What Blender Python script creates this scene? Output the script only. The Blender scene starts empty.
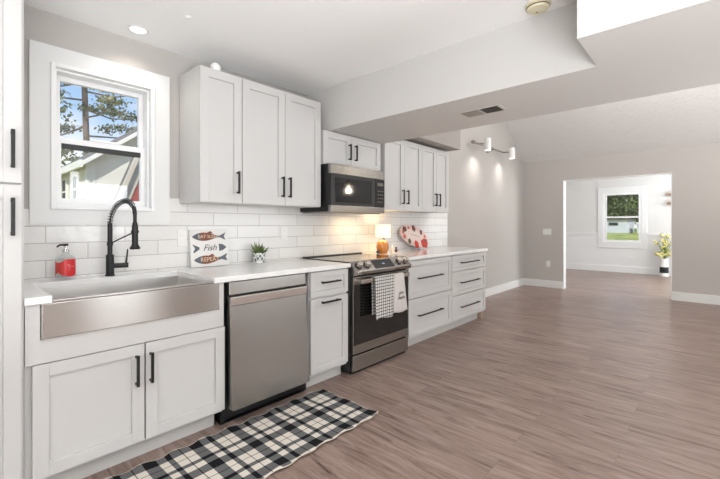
import bpy, bmesh, math, random
from mathutils import Vector, Matrix
random.seed(7)
S = bpy.context.scene
COL = S.collection
PI = math.pi

# ---------------------------------------------------------------- camera
cam_d = bpy.data.cameras.new('camera')
cam = bpy.data.objects.new('camera', cam_d); COL.objects.link(cam)
cam.location = (0, -2.7982, 1.2272)
cam.rotation_euler = (PI/2, 0, math.radians(42.1426 - 90))
cam_d.sensor_width = 36; cam_d.lens = 36*385.61/720
cam_d.shift_y = -(239.5-224.47)/720
cam_d.clip_start = .02; cam_d.clip_end = 400
S.camera = cam
S.view_settings.view_transform = 'Standard'
try: S.view_settings.look = 'None'
except Exception: pass
S.view_settings.gamma = 1
S.view_settings.use_curve_mapping = False
S.view_settings.exposure = 0.17

# ---------------------------------------------------------------- world: blue sky with clouds
w = bpy.data.worlds.new('world'); S.world = w; w.use_nodes = True
nt = w.node_tree; nt.nodes.clear()
out = nt.nodes.new('ShaderNodeOutputWorld'); bg = nt.nodes.new('ShaderNodeBackground')
tc = nt.nodes.new('ShaderNodeTexCoord'); sep = nt.nodes.new('ShaderNodeSeparateXYZ')
mp = nt.nodes.new('ShaderNodeMapping'); mp.inputs['Scale'].default_value = (1, 1, 2.6)
nz = nt.nodes.new('ShaderNodeTexNoise'); nz.inputs['Scale'].default_value = 3.2; nz.inputs['Detail'].default_value = 6
r1 = nt.nodes.new('ShaderNodeValToRGB'); r1.color_ramp.elements[0].position = .0; r1.color_ramp.elements[1].position = .6
r1.color_ramp.elements[0].color = (.55, .76, .97, 1); r1.color_ramp.elements[1].color = (.20, .43, .85, 1)
r2 = nt.nodes.new('ShaderNodeMath'); r2.operation = 'MULTIPLY_ADD'; r2.inputs[1].default_value = -1.1; r2.inputs[2].default_value = .34
add = nt.nodes.new('ShaderNodeMath'); add.operation = 'ADD'
r3 = nt.nodes.new('ShaderNodeValToRGB'); r3.color_ramp.elements[0].position = .52; r3.color_ramp.elements[1].position = .66
mx = nt.nodes.new('ShaderNodeMix'); mx.data_type = 'RGBA'; mx.inputs[7].default_value = (.95, .95, .97, 1)
L = nt.links.new
L(tc.outputs['Generated'], sep.inputs[0]); L(tc.outputs['Generated'], mp.inputs[0]); L(mp.outputs[0], nz.inputs['Vector'])
L(sep.outputs[2], r1.inputs[0]); L(sep.outputs[2], r2.inputs[0]); L(r2.outputs[0], add.inputs[0]); L(nz.outputs[0], add.inputs[1])
L(add.outputs[0], r3.inputs[0]); L(r3.outputs[0], mx.inputs[0]); L(r1.outputs[0], mx.inputs[6]); L(mx.outputs[2], bg.inputs[0])
bg.inputs[1].default_value = .95; L(bg.outputs[0], out.inputs[0])

def lamp(name, kind, loc, power, color=(1,1,1), rot=(0,0,0), size=None, size_y=None, **k):
    d = bpy.data.lights.new(name, kind); d.energy = power; d.color = color
    if kind == 'AREA':
        d.shape = 'RECTANGLE'; d.size = size; d.size_y = size_y or size
    elif size is not None and kind in ('POINT', 'SPOT'): d.shadow_soft_size = size
    for a, b in k.items(): setattr(d, a, b)
    o = bpy.data.objects.new(name, d); COL.objects.link(o); o.location = loc; o.rotation_euler = rot
    return o
sun = lamp('sun', 'SUN', (0, 0, 20), 3.6, (1, .95, .86), (math.radians(50), 0, math.radians(-42)))
sun.data.angle = .01
DAY = (.92, .97, 1)
# added area lamps acting as daylight from assumed windows out of view
lamp('window_daylight', 'AREA', (2.3, -6.38, 1.65), 34, DAY, (PI/2, 0, 0), 1.0, 1.25)
lamp('window_daylight', 'AREA', (5.6, -6.38, 1.65), 40, DAY, (PI/2, 0, 0), 3.0, 1.3)
lamp('window_daylight', 'AREA', (-2.88, -3.0, 1.5), 8, DAY, (PI/2, 0, -PI/2), 2.4, 1.7)
lamp('window_daylight', 'AREA', (10.0, -4.88, 1.5), 100, DAY, (PI/2, 0, 0), 2.2, 1.6)
# upward area lamps added to brighten the ceilings, all out of frame
lamp('bounce_flash', 'AREA', (-.8, -4.1, .6), 250, (.94, .975, 1), (PI, 0, 0), 2.4, 2.0)
lamp('bounce_flash', 'AREA', (4.6, -4.6, .8), 85, (.93, .975, 1), (PI, 0, 0), 1.8, 1.8)
lamp('bounce_flash', 'AREA', (9.6, -3.2, 1.0), 72, (.93, .975, 1), (PI, 0, 0), 1.4, 1.4)

# ---------------------------------------------------------------- materials
ROT = .25
MATS = {}
def mat(name, col, rough=.5, metal=0, spec=.5, **k):
    m = bpy.data.materials.new(name); m.use_nodes = True
    b = m.node_tree.nodes['Principled BSDF']
    b.inputs['Base Color'].default_value = (*col, 1); b.inputs['Roughness'].default_value = rough
    b.inputs['Metallic'].default_value = metal; b.inputs['Specular IOR Level'].default_value = spec
    for a, v in k.items(): b.inputs[a.replace('_', ' ')].default_value = v
    MATS[name] = m; return m
def nodes(m): return m.node_tree.nodes, m.node_tree.links.new, m.node_tree.nodes['Principled BSDF']
def objcoord(n, l, scale=(1,1,1), rot=(0,0,0), loc=(0,0,0)):
    t = n.new('ShaderNodeTexCoord'); p = n.new('ShaderNodeMapping')
    p.inputs['Scale'].default_value = scale; p.inputs['Rotation'].default_value = rot; p.inputs['Location'].default_value = loc
    l(t.outputs['Object'], p.inputs[0]); return p.outputs[0]
def noise_bump(m, scale, strength, dist=.002, stretch=(1,1,1), detail=3):
    n, l, b = nodes(m); t = n.new('ShaderNodeTexNoise'); t.inputs['Scale'].default_value = scale; t.inputs['Detail'].default_value = detail
    l(objcoord(n, l, stretch), t.inputs['Vector'])
    u = n.new('ShaderNodeBump'); u.inputs['Strength'].default_value = strength; u.inputs['Distance'].default_value = dist
    l(t.outputs[0], u.inputs['Height']); l(u.outputs[0], b.inputs['Normal'])
def noise_color(m, scale, c1, c2, stretch=(1,1,1), lo=.35, hi=.65, detail=4):
    n, l, b = nodes(m); t = n.new('ShaderNodeTexNoise'); t.inputs['Scale'].default_value = scale; t.inputs['Detail'].default_value = detail
    l(objcoord(n, l, stretch), t.inputs['Vector'])
    r = n.new('ShaderNodeValToRGB'); r.color_ramp.elements[0].position = lo; r.color_ramp.elements[1].position = hi
    r.color_ramp.elements[0].color = (*c1, 1); r.color_ramp.elements[1].color = (*c2, 1)
    l(t.outputs[0], r.inputs[0]); l(r.outputs[0], b.inputs['Base Color'])

mat('wall_paint', (.50, .475, .452), .85); noise_bump(MATS['wall_paint'], 60, .15, .002)
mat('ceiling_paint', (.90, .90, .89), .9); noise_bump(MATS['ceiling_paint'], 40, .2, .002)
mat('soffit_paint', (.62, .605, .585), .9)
mat('bulkhead_paint', (.36, .335, .31), .85)  # darker greige: the shade on the bulkhead's face is put into its colour
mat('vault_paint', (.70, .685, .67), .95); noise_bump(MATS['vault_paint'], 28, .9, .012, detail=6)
mat('far_wall_paint', (.68, .665, .65), .85)
mat('trim_white', (.76, .76, .755), .45)
mat('cabinet_white', (.585, .575, .565), .38)
mat('kick_white', (.53, .52, .505), .5)
mat('window_vinyl', (.86, .86, .86), .35)
mat('quartz', (.80, .795, .785), .16); noise_color(MATS['quartz'], 9, (.81, .805, .795), (.84, .835, .825))
mat('black_metal', (.015, .015, .016), .42, .3)
mat('black_plastic', (.012, .012, .013), .4)
mat('black_glass', (.008, .008, .009), .05, 0, .6)
mat('cooktop_glass', (.012, .012, .013), .08, 0, .9)
mat('oven_glass', (.012, .011, .011), .06, 0, .6)
mat('steel', (.35, .33, .31), .26, 1)
def brushed(m, amt, rot):
    n, l, b = nodes(m); tg = n.new('ShaderNodeTangent'); tg.direction_type = 'RADIAL'; tg.axis = 'Z'
    l(tg.outputs[0], b.inputs['Tangent']); b.inputs['Anisotropic'].default_value = amt; b.inputs['Anisotropic Rotation'].default_value = rot
brushed(MATS['steel'], .7, ROT)
noise_bump(MATS['steel'], 30, .12, .001, (1, 1, 60))
mat('steel_sink', (.54, .52, .50), .23, 1); brushed(MATS['steel_sink'], .92, ROT)
mat('steel_basin', (.86, .84, .82), .3, 1)
mat('steel_bright', (.60, .57, .54), .22, 1)
mat('chrome', (.8, .8, .8), .1, 1)
mat('plate_plastic', (.80, .79, .77), .4)
mat('dark_slot', (.02, .02, .02), .6)
mat('vent_dark', (.10, .08, .065), .7)
mat('vent_metal', (.60, .56, .52), .5); mat('louver_metal', (.30, .28, .25), .5)
mat('yellowed_plastic', (.70, .64, .46), .5)
mat('raw_wood', (.42, .30, .22), .6)
mat('cream_plastic', (.78, .77, .74), .4)

# glass pane: mostly see-through, slightly glossy
def glass(name, mixf=.06, tint=(1, 1, 1)):
    m = bpy.data.materials.new(name); m.use_nodes = True; n = m.node_tree.nodes; n.clear(); l = m.node_tree.links.new
    o = n.new('ShaderNodeOutputMaterial'); t = n.new('ShaderNodeBsdfTransparent'); g = n.new('ShaderNodeBsdfGlossy'); x = n.new('ShaderNodeMixShader')
    t.inputs[0].default_value = (*tint, 1); g.inputs['Roughness'].default_value = .02; x.inputs[0].default_value = mixf
    l(t.outputs[0], x.inputs[1]); l(g.outputs[0], x.inputs[2]); l(x.outputs[0], o.inputs[0]); MATS[name] = m
glass('pane_glass', .04); glass('bottle_glass', .12, (.93, .95, .95))

# floor: laminate planks running away from the kitchen wall (along Y)
m = mat('floor_laminate', (.3, .22, .19), .34, 0, .5); n, l, b = nodes(m)
v = objcoord(n, l, (1, 1, 1), (0, 0, PI/2))
br = n.new('ShaderNodeTexBrick'); l(v, br.inputs['Vector'])
br.inputs['Scale'].default_value = 1; br.inputs['Brick Width'].default_value = 1.22; br.inputs['Row Height'].default_value = .18
br.inputs['Mortar Size'].default_value = .0014; br.inputs['Mortar Smooth'].default_value = .1; br.offset = .37
br.inputs['Color1'].default_value = (.30, .30, .30, 1); br.inputs['Color2'].default_value = (.70, .70, .70, 1); br.inputs['Mortar'].default_value = (.2, .2, .2, 1)
br.inputs['Bias'].default_value = 0
wv = n.new('ShaderNodeTexNoise'); wv.inputs['Scale'].default_value = 1; wv.inputs['Detail'].default_value = 7; wv.inputs['Roughness'].default_value = .68
wv.inputs['Distortion'].default_value = 1.1
sh = n.new('ShaderNodeVectorMath'); sh.operation = 'MULTIPLY_ADD'; sh.inputs[1].default_value = (2.2, 21, 1)
off = n.new('ShaderNodeVectorMath'); off.operation = 'SCALE'; off.inputs['Scale'].default_value = 23
l(br.outputs['Color'], off.inputs[0]); l(v, sh.inputs[0]); l(off.outputs[0], sh.inputs[2]); l(sh.outputs[0], wv.inputs['Vector'])
rr = n.new('ShaderNodeValToRGB'); e = rr.color_ramp.elements
e[0].position = .28; e[0].color = (.05, .027, .02, 1); e[1].position = .68; e[1].color = (.385, .285, .245, 1)
k = e.new(.44); k.color = (.24, .163, .135, 1)
l(wv.outputs[0], rr.inputs[0])
mm = n.new('ShaderNodeMix'); mm.data_type = 'RGBA'; mm.blend_type = 'MULTIPLY'; mm.inputs[0].default_value = 1
tone = n.new('ShaderNodeValToRGB'); tone.color_ramp.elements[0].color = (.45, .45, .45, 1); tone.color_ramp.elements[1].color = (1, 1, 1, 1)
tone.color_ramp.elements[0].position = .1; tone.color_ramp.elements[1].position = .7
te = tone.color_ramp.elements.new(.3); te.color = (.86, .86, .86, 1)
l(br.outputs['Color'], tone.inputs[0]); l(rr.outputs[0], mm.inputs[6]); l(tone.outputs[0], mm.inputs[7]); l(mm.outputs[2], b.inputs['Base Color'])
bu = n.new('ShaderNodeBump'); bu.inputs['Strength'].default_value = .15; bu.inputs['Distance'].default_value = .002
l(wv.outputs[0], bu.inputs['Height']); l(bu.outputs[0], b.inputs['Normal'])

# backsplash tiles in the XZ plane
m = mat('backsplash_tile', (.78, .765, .75), .14, 0, .5); n, l, b = nodes(m)
t = n.new('ShaderNodeTexCoord'); sp = n.new('ShaderNodeSeparateXYZ'); cb = n.new('ShaderNodeCombineXYZ'); ad = n.new('ShaderNodeVectorMath')
ad.operation = 'ADD'; ad.inputs[1].default_value = (-.026, -.925+.0975, 0)
l(t.outputs['Object'], sp.inputs[0]); l(sp.outputs[0], cb.inputs[0]); l(sp.outputs[2], cb.inputs[1]); l(cb.outputs[0], ad.inputs[0])
br = n.new('ShaderNodeTexBrick'); l(ad.outputs[0], br.inputs['Vector']); br.inputs['Scale'].default_value = 1
br.inputs['Brick Width'].default_value = .4; br.inputs['Row Height'].default_value = .0975; br.inputs['Mortar Size'].default_value = .0022
br.inputs['Mortar Smooth'].default_value = .3; br.offset = .5
br.inputs['Color1'].default_value = (.80, .79, .775, 1); br.inputs['Color2'].default_value = (.74, .725, .71, 1); br.inputs['Mortar'].default_value = (.45, .43, .41, 1)
l(br.outputs['Color'], b.inputs['Base Color'])
ns = n.new('ShaderNodeTexNoise'); ns.inputs['Scale'].default_value = 14; ns.inputs['Detail'].default_value = 2; l(ad.outputs[0], ns.inputs['Vector'])
ma = n.new('ShaderNodeMath'); ma.operation = 'MULTIPLY_ADD'; ma.inputs[1].default_value = -1; l(br.outputs['Fac'], ma.inputs[0]); l(ns.outputs[0], ma.inputs[2])
bu = n.new('ShaderNodeBump'); bu.inputs['Strength'].default_value = .5; bu.inputs['Distance'].default_value = .004
l(ma.outputs[0], bu.inputs['Height']); l(bu.outputs[0], b.inputs['Normal'])

# plaid helper: bands along two object axes
def bands(n, l, sock, period, edges, phase=0):
    """1 inside the given fractional intervals of the period"""
    a = n.new('ShaderNodeMath'); a.operation = 'MULTIPLY_ADD'; a.inputs[1].default_value = 1/period; a.inputs[2].default_value = phase + 50; l(sock, a.inputs[0])
    f = n.new('ShaderNodeMath'); f.operation = 'FRACT'; l(a.outputs[0], f.inputs[0])
    r = n.new('ShaderNodeValToRGB'); r.color_ramp.interpolation = 'CONSTANT'
    e = r.color_ramp.elements; e[0].position = 0; e[0].color = (0, 0, 0, 1); e[1].position = .9999; e[1].color = (0, 0, 0, 1)
    for x0, x1, val in edges:
        k = e.new(x0); k.color = (val, val, val, 1)
        k = e.new(x1); k.color = (0, 0, 0, 1)
    l(f.outputs[0], r.inputs[0]); return r.outputs[0]
def plaid(name, ax, per, edges, light, dark, rough=.95, phase=(0, 0), mirror=False):
    m = mat(name, light, rough, 0, .1); n, l, b = nodes(m)
    t = n.new('ShaderNodeTexCoord'); sp = n.new('ShaderNodeSeparateXYZ'); l(t.outputs['Object'], sp.inputs[0])
    A = bands(n, l, sp.outputs[ax[0]], per[0], [(.0001, .27, 1), (.45, .57, 1), (.775, .80, .9)] if mirror else edges, phase[0]); B = bands(n, l, sp.outputs[ax[1]], per[1], edges, phase[1])
    s = n.new('ShaderNodeMath'); s.operation = 'ADD'; l(A, s.inputs[0]); l(B, s.inputs[1])
    r = n.new('ShaderNodeValToRGB'); e = r.color_ramp.elements
    mid = tuple(.2*sum(light)/3 + .8*c for a, c in zip(light, dark))
    e[0].position = 0; e[0].color = (*light, 1); e[1].position = 1; e[1].color = (*dark, 1); k = e.new(.5); k.color = (*mid, 1)
    hf = n.new('ShaderNodeMath'); hf.operation = 'MULTIPLY'; hf.inputs[1].default_value = .5; hf.use_clamp = True
    l(s.outputs[0], hf.inputs[0]); l(hf.outputs[0], r.inputs[0]); l(r.outputs[0], b.inputs['Base Color'])
    return m
plaid('rug_plaid', (0, 1), (.232, -.232), [(.0001, .27, 1), (.47, .495, .9), (.70, .82, 1)], (.66, .61, .54), (.012, .012, .014), phase=(.886, .155), mirror=True)
plaid('towel_check', (0, 2), (.026, .026), [(.0001, .27, 1)], (.70, .67, .64), (.02, .02, .022))
mat('towel_white', (.66, .62, .60), .95, 0, .1); noise_bump(MATS['towel_white'], 300, .4, .001)
mat('rug_cream', (.62, .56, .47), .95)

def emis(name, col, st, base=(.8, .8, .8)):
    return mat(name, base, .5, 0, .3, Emission_Color=(*col, 1), Emission_Strength=st)
emis('downlight_glow', (1, .97, .9), 1.4)
emis('bulb_glow', (1, .86, .62), 30)
emis('shade_glow', (1, .74, .42), .95, (.85, .75, .6))
emis('display_blue', (.5, .7, 1), 1.0, (.02, .02, .02))
mat('amber_glass', (.48, .17, .025), .12, 0, .6, Coat_Weight=.5)
mat('spot_white', (.86, .86, .85), .35)
mat('nickel', (.45, .42, .38), .25, 1)
mat('soap_red', (.62, .015, .02), .3)
mat('soap_pink', (.60, .05, .045), .35)
mat('label_white', (.85, .8, .78), .5)
mat('sign_white', (.78, .76, .74), .6)
mat('fish_grey', (.12, .135, .155), .7)
mat('fish_brown', (.235, .085, .045), .7); noise_color(MATS['fish_brown'], 20, (.17, .06, .035), (.30, .12, .065), (1, 1, 8))
mat('letter_cream', (.75, .58, .42), .6)
mat('letter_grey', (.16, .14, .13), .7)
mat('pot_pattern', (.72, .72, .70), .5); n, l, b = nodes(MATS['pot_pattern'])
ck = n.new('ShaderNodeTexVoronoi'); ck.inputs['Scale'].default_value = 42; ck.feature = 'DISTANCE_TO_EDGE'; ck.inputs['Randomness'].default_value = 0
l(objcoord(n, l, (1, 1, .8), (0, PI/4, PI/4)), ck.inputs['Vector']); rr = n.new('ShaderNodeValToRGB')
rr.color_ramp.elements[0].position = .1; rr.color_ramp.elements[1].position = .16; rr.color_ramp.elements[0].color = (.8, .8, .78, 1); rr.color_ramp.elements[1].color = (.16, .19, .19, 1)
l(ck.outputs['Distance'], rr.inputs[0]); l(rr.outputs[0], b.inputs['Base Color'])
mat('leaf_green', (.10, .16, .045), .5); noise_color(MATS['leaf_green'], 30, (.05, .09, .02), (.22, .28, .10))
mat('soil', (.05, .035, .025), .9)
mat('platter_pink', (.72, .52, .47), .35)
mat('platter_center', (.74, .60, .55), .3)
mat('leaf_brown', (.16, .05, .035), .5); mat('leaf_red', (.55, .03, .02), .4); mat('leaf_coral', (.60, .14, .10), .5); mat('leaf_dark', (.08, .07, .04), .5)
mat('stoneware', (.72, .68, .6), .5)
mat('flower_yellow', (.78, .70, .28), .6); mat('flower_stem', (.14, .2, .05), .6)
mat('siding_tan', (.66, .61, .54), .8); mat('siding_white', (.72, .69, .64), .8); mat('red_siding', (.45, .10, .09), .8)
n, l, b = nodes(MATS['siding_white'])
mat('fascia', (.80, .78, .74), .6); mat('soffit_beige', (.60, .53, .44), .8); mat('house_window', (.05, .055, .06), .7, 0, .1)
mat('roof_shingle', (.16, .145, .13), .9); noise_bump(MATS['roof_shingle'], 20, .6, .02)
mat('bark', (.20, .15, .12), .9); noise_bump(MATS['bark'], 12, .8, .05, (1, 1, .25))
mat('pine_needles', (.06, .09, .035), .7); noise_color(MATS['pine_needles'], 1.2, (.05, .07, .03), (.34, .33, .15))
mat('tree_foliage', (.05, .08, .03), .8); noise_color(MATS['tree_foliage'], 1.6, (.05, .085, .03), (.24, .30, .11))
mat('grass', (.34, .38, .08), .9); noise_color(MATS['grass'], .5, (.16, .22, .05), (.62, .58, .12))
mat('trailer_white', (.62, .64, .68), .6); mat('fence_white', (.7, .7, .7), .7)
mat('shelf_brown', (.26, .17, .10), .5)
M = MATS

# ---------------------------------------------------------------- mesh helpers
class MB:
    def __init__(s): s.b = bmesh.new(); s.smooth = False
    def box(s, x0, y0, z0, x1, y1, z1):
        x0, x1 = sorted((x0, x1)); y0, y1 = sorted((y0, y1)); z0, z1 = sorted((z0, z1))
        v = [s.b.verts.new(p) for p in ((x0,y0,z0),(x1,y0,z0),(x1,y1,z0),(x0,y1,z0),(x0,y0,z1),(x1,y0,z1),(x1,y1,z1),(x0,y1,z1))]
        for f in ((3,2,1,0),(4,5,6,7),(0,1,5,4),(1,2,6,5),(2,3,7,6),(3,0,4,7)): s.b.faces.new([v[i] for i in f])
        return s
    def prism(s, poly, a, c, axis='y'):
        """poly of 2-D points extruded along axis from a to c"""
        def P(p, t): return (p[0], t, p[1]) if axis == 'y' else ((t, p[0], p[1]) if axis == 'x' else (p[0], p[1], t))
        A = [s.b.verts.new(P(p, a)) for p in poly]; B = [s.b.verts.new(P(p, c)) for p in poly]
        s.b.faces.new(A); s.b.faces.new(B[::-1]); k = len(poly)
        for i in range(k): s.b.faces.new((A[i], B[i], B[(i+1) % k], A[(i+1) % k]))
        return s
    def tube(s, pts, r, n=12, cap=True):
        pts = [Vector(p) for p in pts]; rs = r if isinstance(r, (list, tuple)) else [r]*len(pts)
        rings = []; up = None
        for i, p in enumerate(pts):
            d = (pts[min(i+1, len(pts)-1)] - pts[max(i-1, 0)]).normalized()
            if up is None: up = Vector((0, 0, 1)) if abs(d.z) < .9 else Vector((1, 0, 0))
            x = d.cross(up)
            if x.length < 1e-4: x = d.orthogonal()
            x.normalize(); y = d.cross(x).normalized(); up = -y if False else up
            rings.append([s.b.verts.new(p + (x*math.cos(2*PI*k/n) + y*math.sin(2*PI*k/n))*rs[i]) for k in range(n)])
        for A, B in zip(rings, rings[1:]):
            for k in range(n): s.b.faces.new((A[k], B[k], B[(k+1) % n], A[(k+1) % n]))
        if cap: s.b.faces.new(rings[0]); s.b.faces.new(rings[-1][::-1])
        return s
    def lathe(s, c, prof, n=28, sx=1, sy=1):
        """profile of (r, z) about a vertical axis through c"""
        rings = []
        for r, z in prof:
            if r < 1e-6: rings.append([s.b.verts.new((c[0], c[1], c[2]+z))])
            else: rings.append([s.b.verts.new((c[0]+r*sx*math.cos(2*PI*k/n), c[1]+r*sy*math.sin(2*PI*k/n), c[2]+z)) for k in range(n)])
        for A, B in zip(rings, rings[1:]):
            for k in range(n):
                if len(A) == 1 and len(B) == 1: continue
                if len(A) == 1: s.b.faces.new((A[0], B[k], B[(k+1) % n]))
                elif len(B) == 1: s.b.faces.new((A[k], B[0], A[(k+1) % n]))
                else: s.b.faces.new((A[k], B[k], B[(k+1) % n], A[(k+1) % n]))
        if len(rings[0]) > 1: s.b.faces.new(rings[0])
        if len(rings[-1]) > 1: s.b.faces.new(rings[-1][::-1])
        return s
    def blob(s, c, r, sub=2, jit=0, sc=(1, 1, 1)):
        d = bmesh.ops.create_icosphere(s.b, subdivisions=sub, radius=1)
        for v in d['verts']:
            k = r*(1 + random.uniform(-jit, jit)); v.co = Vector((c[0]+v.co.x*k*sc[0], c[1]+v.co.y*k*sc[1], c[2]+v.co.z*k*sc[2]))
        return s
    def build(s, name, m, parent=None, bevel=0, smooth=False, xf=None, loc=None):
        if xf is not None: bmesh.ops.transform(s.b, matrix=xf, verts=s.b.verts)
        o0 = Vector((0, 0, 0))
        if parent is not None: o0 = ROOTLOC[parent.name]
        elif loc is not None: o0 = Vector(loc)
        bmesh.ops.translate(s.b, vec=-o0, verts=s.b.verts)
        bmesh.ops.recalc_face_normals(s.b, faces=s.b.faces)
        me = bpy.data.meshes.new(name); s.b.to_mesh(me); s.b.free(); me.materials.append(m if not isinstance(m, str) else M[m])
        if smooth:
            for p in me.polygons: p.use_smooth = True
            try: me.set_sharp_from_angle(angle=math.radians(38))
            except Exception: pass
        o = bpy.data.objects.new(name, me); COL.objects.link(o)
        if parent is not None: o.parent = parent
        else: o.location = o0
        ROOTLOC[o.name] = o0
        if bevel:
            bv = o.modifiers.new('bevel', 'BEVEL'); bv.width = bevel; bv.segments = 2; bv.limit_method = 'ANGLE'
        return o
ROOTLOC = {}
def tag(o, label, cat, group=None, kind=None):
    o['label'] = label; o['category'] = cat
    if group: o['group'] = group
    if kind: o['kind'] = kind
    return o
def thing(name, label, cat, loc, group=None):
    o = bpy.data.objects.new(name, None); COL.objects.link(o); o.location = loc; o.empty_display_size = .1
    ROOTLOC[o.name] = Vector(loc); return tag(o, label, cat, group)
def struct(mb, name, m, **k):
    o = mb.build(name, m, **k); o['kind'] = 'structure'; return o
def text_mesh(txt, size, ext=.001, shear=0):
    c = bpy.data.curves.new('t', 'FONT'); c.body = txt; c.size = size; c.extrude = ext; c.align_x = 'CENTER'; c.align_y = 'CENTER'; c.shear = shear
    o = bpy.data.objects.new('t', c); COL.objects.link(o)
    dg = bpy.context.evaluated_depsgraph_get(); me = bpy.data.meshes.new_from_object(o.evaluated_get(dg))
    bpy.data.objects.remove(o); b = MB(); b.b.from_mesh(me); bpy.data.meshes.remove(me); return b

# ================================================================ ROOM SHELL
XF, ZC, XB = 8.04, 2.44, 11.8
WY = .16
# kitchen wall (y = 0) with the window hole, gabled over the vaulted room
WX0, WX1, WZ0, WZ1 = .446, 1.0, 1.315, 2.155
b = MB()
b.box(-3, 0, 0, WX0, WY, 2.6).box(WX1, 0, 0, 3.11, WY, 2.6).box(WX0, 0, 0, WX1, WY, WZ0).box(WX0, 0, WZ1, WX1, WY, 2.6)
b.prism([(3.11, 0), (XF, 0), (XF, 2.47), (5.6, 4.13), (3.11, 2.6)], 0, WY, 'y')
struct(b, 'wall_back', 'wall_paint')
struct(MB().box(-3.15, -6.65, 0, -3, WY, 2.6), 'wall_left', 'wall_paint')
b = MB().box(-3, -6.65, 0, 3.11, -6.5, 2.6); b.prism([(3.11, 0), (XF, 0), (XF, 2.47), (5.6, 4.13), (3.11, 2.6)], -6.65, -6.5, 'y')
struct(b, 'wall_front', 'wall_paint')
OY0, OY1, OZ = -.737, -2.353, 2.068
b = MB().box(XF, 0, 0, XF+.15, OY0, 2.6).box(XF, OY1, 0, XF+.15, -6.5, 2.6).box(XF, OY0, OZ, XF+.15, OY1, 2.6)
struct(b, 'wall_right', 'wall_paint')
struct(MB().box(-3.15, -6.65, -.12, 12.0, .8, 0), 'floor', 'floor_laminate')
struct(MB().prism([(-3, 0), (2.345, 0), (2.345, -2.36), (1.935, -2.36), (1.935, -6.5), (-3, -6.5)], ZC, ZC+.16, 'z'), 'ceiling', 'ceiling_paint')
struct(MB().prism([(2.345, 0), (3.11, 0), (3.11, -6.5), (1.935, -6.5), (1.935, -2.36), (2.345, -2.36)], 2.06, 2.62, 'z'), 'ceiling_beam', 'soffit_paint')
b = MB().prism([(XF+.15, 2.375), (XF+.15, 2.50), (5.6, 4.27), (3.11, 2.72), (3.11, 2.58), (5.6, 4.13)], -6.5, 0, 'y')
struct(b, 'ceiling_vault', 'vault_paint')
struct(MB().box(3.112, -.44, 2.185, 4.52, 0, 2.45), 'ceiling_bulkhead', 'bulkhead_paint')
# far room
FW = (-.80, -1.545, .775, 2.03)
b = MB().box(XB, .6, 0, XB+.15, FW[0], 2.6).box(XB, FW[1], 0, XB+.15, -5.0, 2.6).box(XB, FW[0], 0, XB+.15, FW[1], FW[2]).box(XB, FW[0], FW[3], XB+.15, FW[1], 2.6)
struct(b, 'wall_far', 'far_wall_paint')
struct(MB().box(XF+.15, .6, 0, XB+.15, .75, 2.6), 'wall_far_left', 'far_wall_paint')
struct(MB().box(XF+.15, -5.15, 0, XB+.15, -5, 2.6), 'wall_far_right', 'far_wall_paint')
struct(MB().box(XF, .0, 0, XF+.15, .6, 2.6), 'wall_far_near', 'far_wall_paint')
struct(MB().box(XF+.15, -5, ZC, XB+.15, .6, ZC+.16), 'ceiling_far', 'ceiling_paint')
# wainscot, chair rail and baseboards
b = MB().box(XB-.008, .6, .165, XB, -.62, .96).box(XB-.008, -1.665, .165, XB, -5, .96).box(XB-.008, -.62, .165, XB, -1.665, .61)
y = .55
struct(b, 'trim_2', 'trim_white')
b = MB().box(XB-.03, .6, .96, XB, -.62, 1.02).box(XB-.03, -1.665, .96, XB, -5, 1.02).box(XB-.018, .6, .92, XB, -.62, .96).box(XB-.018, -1.665, .92, XB, -5, .96)
struct(b, 'trim_3', 'trim_white')
struct(MB().box(XB-.02, .6, 0, XB, -5, .165), 'baseboard_far', 'trim_white', bevel=.004)
BBH = .14
b = MB().box(4.86, -.015, 0, XF, 0, BBH); struct(b, 'baseboard_back', 'trim_white', bevel=.004)
b = MB().box(XF-.015, -.015, 0, XF, OY0+.0, BBH).box(XF-.015, OY1, 0, XF, -6.5, BBH); struct(b, 'baseboard_right', 'trim_white', bevel=.004)
# opening lining
b = MB().box(XF-.004, OY0-.012, 0, XF+.155, OY0, OZ).box(XF-.004, OY1, 0, XF+.155, OY1+.012, OZ).box(XF-.004, OY1+.012, OZ-.012, XF+.155, OY0-.012, OZ)
struct(b, 'trim_4', 'trim_white')

# kitchen window: wide flat casing, vinyl frame, two sashes
win = bpy.data.objects.new('window_1', None); COL.objects.link(win); win.location = (.72, 0, 1.227); win['kind'] = 'structure'; ROOTLOC['window_1'] = Vector(win.location)
b = MB().box(.354, -.018, 1.227, WX0, 0, 2.25).box(WX1, -.018, 1.227, 1.1, 0, 2.25).box(WX0, -.018, 1.227, WX1, 0, WZ0).box(WX0, -.018, WZ1, WX1, 0, 2.25)
b.build('casing', 'trim_white', win)
b = MB()
def frame(b, x0, x1, z0, z1, y0, y1, wx, wz=None):
    wz = wz or wx
    b.box(x0, y0, z0, x0+wx, y1, z1).box(x1-wx, y0, z0, x1, y1, z1).box(x0+wx, y0, z0, x1-wx, y1, z0+wz).box(x0+wx, y0, z1-wz, x1-wx, y1, z1)
frame(b, WX0, WX1, WZ0, WZ1, -.03, .012, .022)
b.build('window_frame', 'window_vinyl', win, bevel=.003)
b = MB(); frame(b, WX0+.022, WX1-.022, WZ0+.022, WZ1-.022, .012, .14, .012); b.build('window_frame', 'window_vinyl', win)
b = MB(); frame(b, WX0+.034, WX1-.034, 1.722, WZ1-.034, .09, .12, .028, .03); o = b.build('upper_sash', 'window_vinyl', win, bevel=.002)
MB().box(WX0+.06, .10, 1.735, WX1-.06, .104, WZ1-.06).build('pane', 'pane_glass', o)
b = MB(); frame(b, WX0+.034, WX1-.034, WZ0+.034, 1.745, .055, .085, .028, .034); o = b.build('lower_sash', 'window_vinyl', win, bevel=.002)
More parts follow.
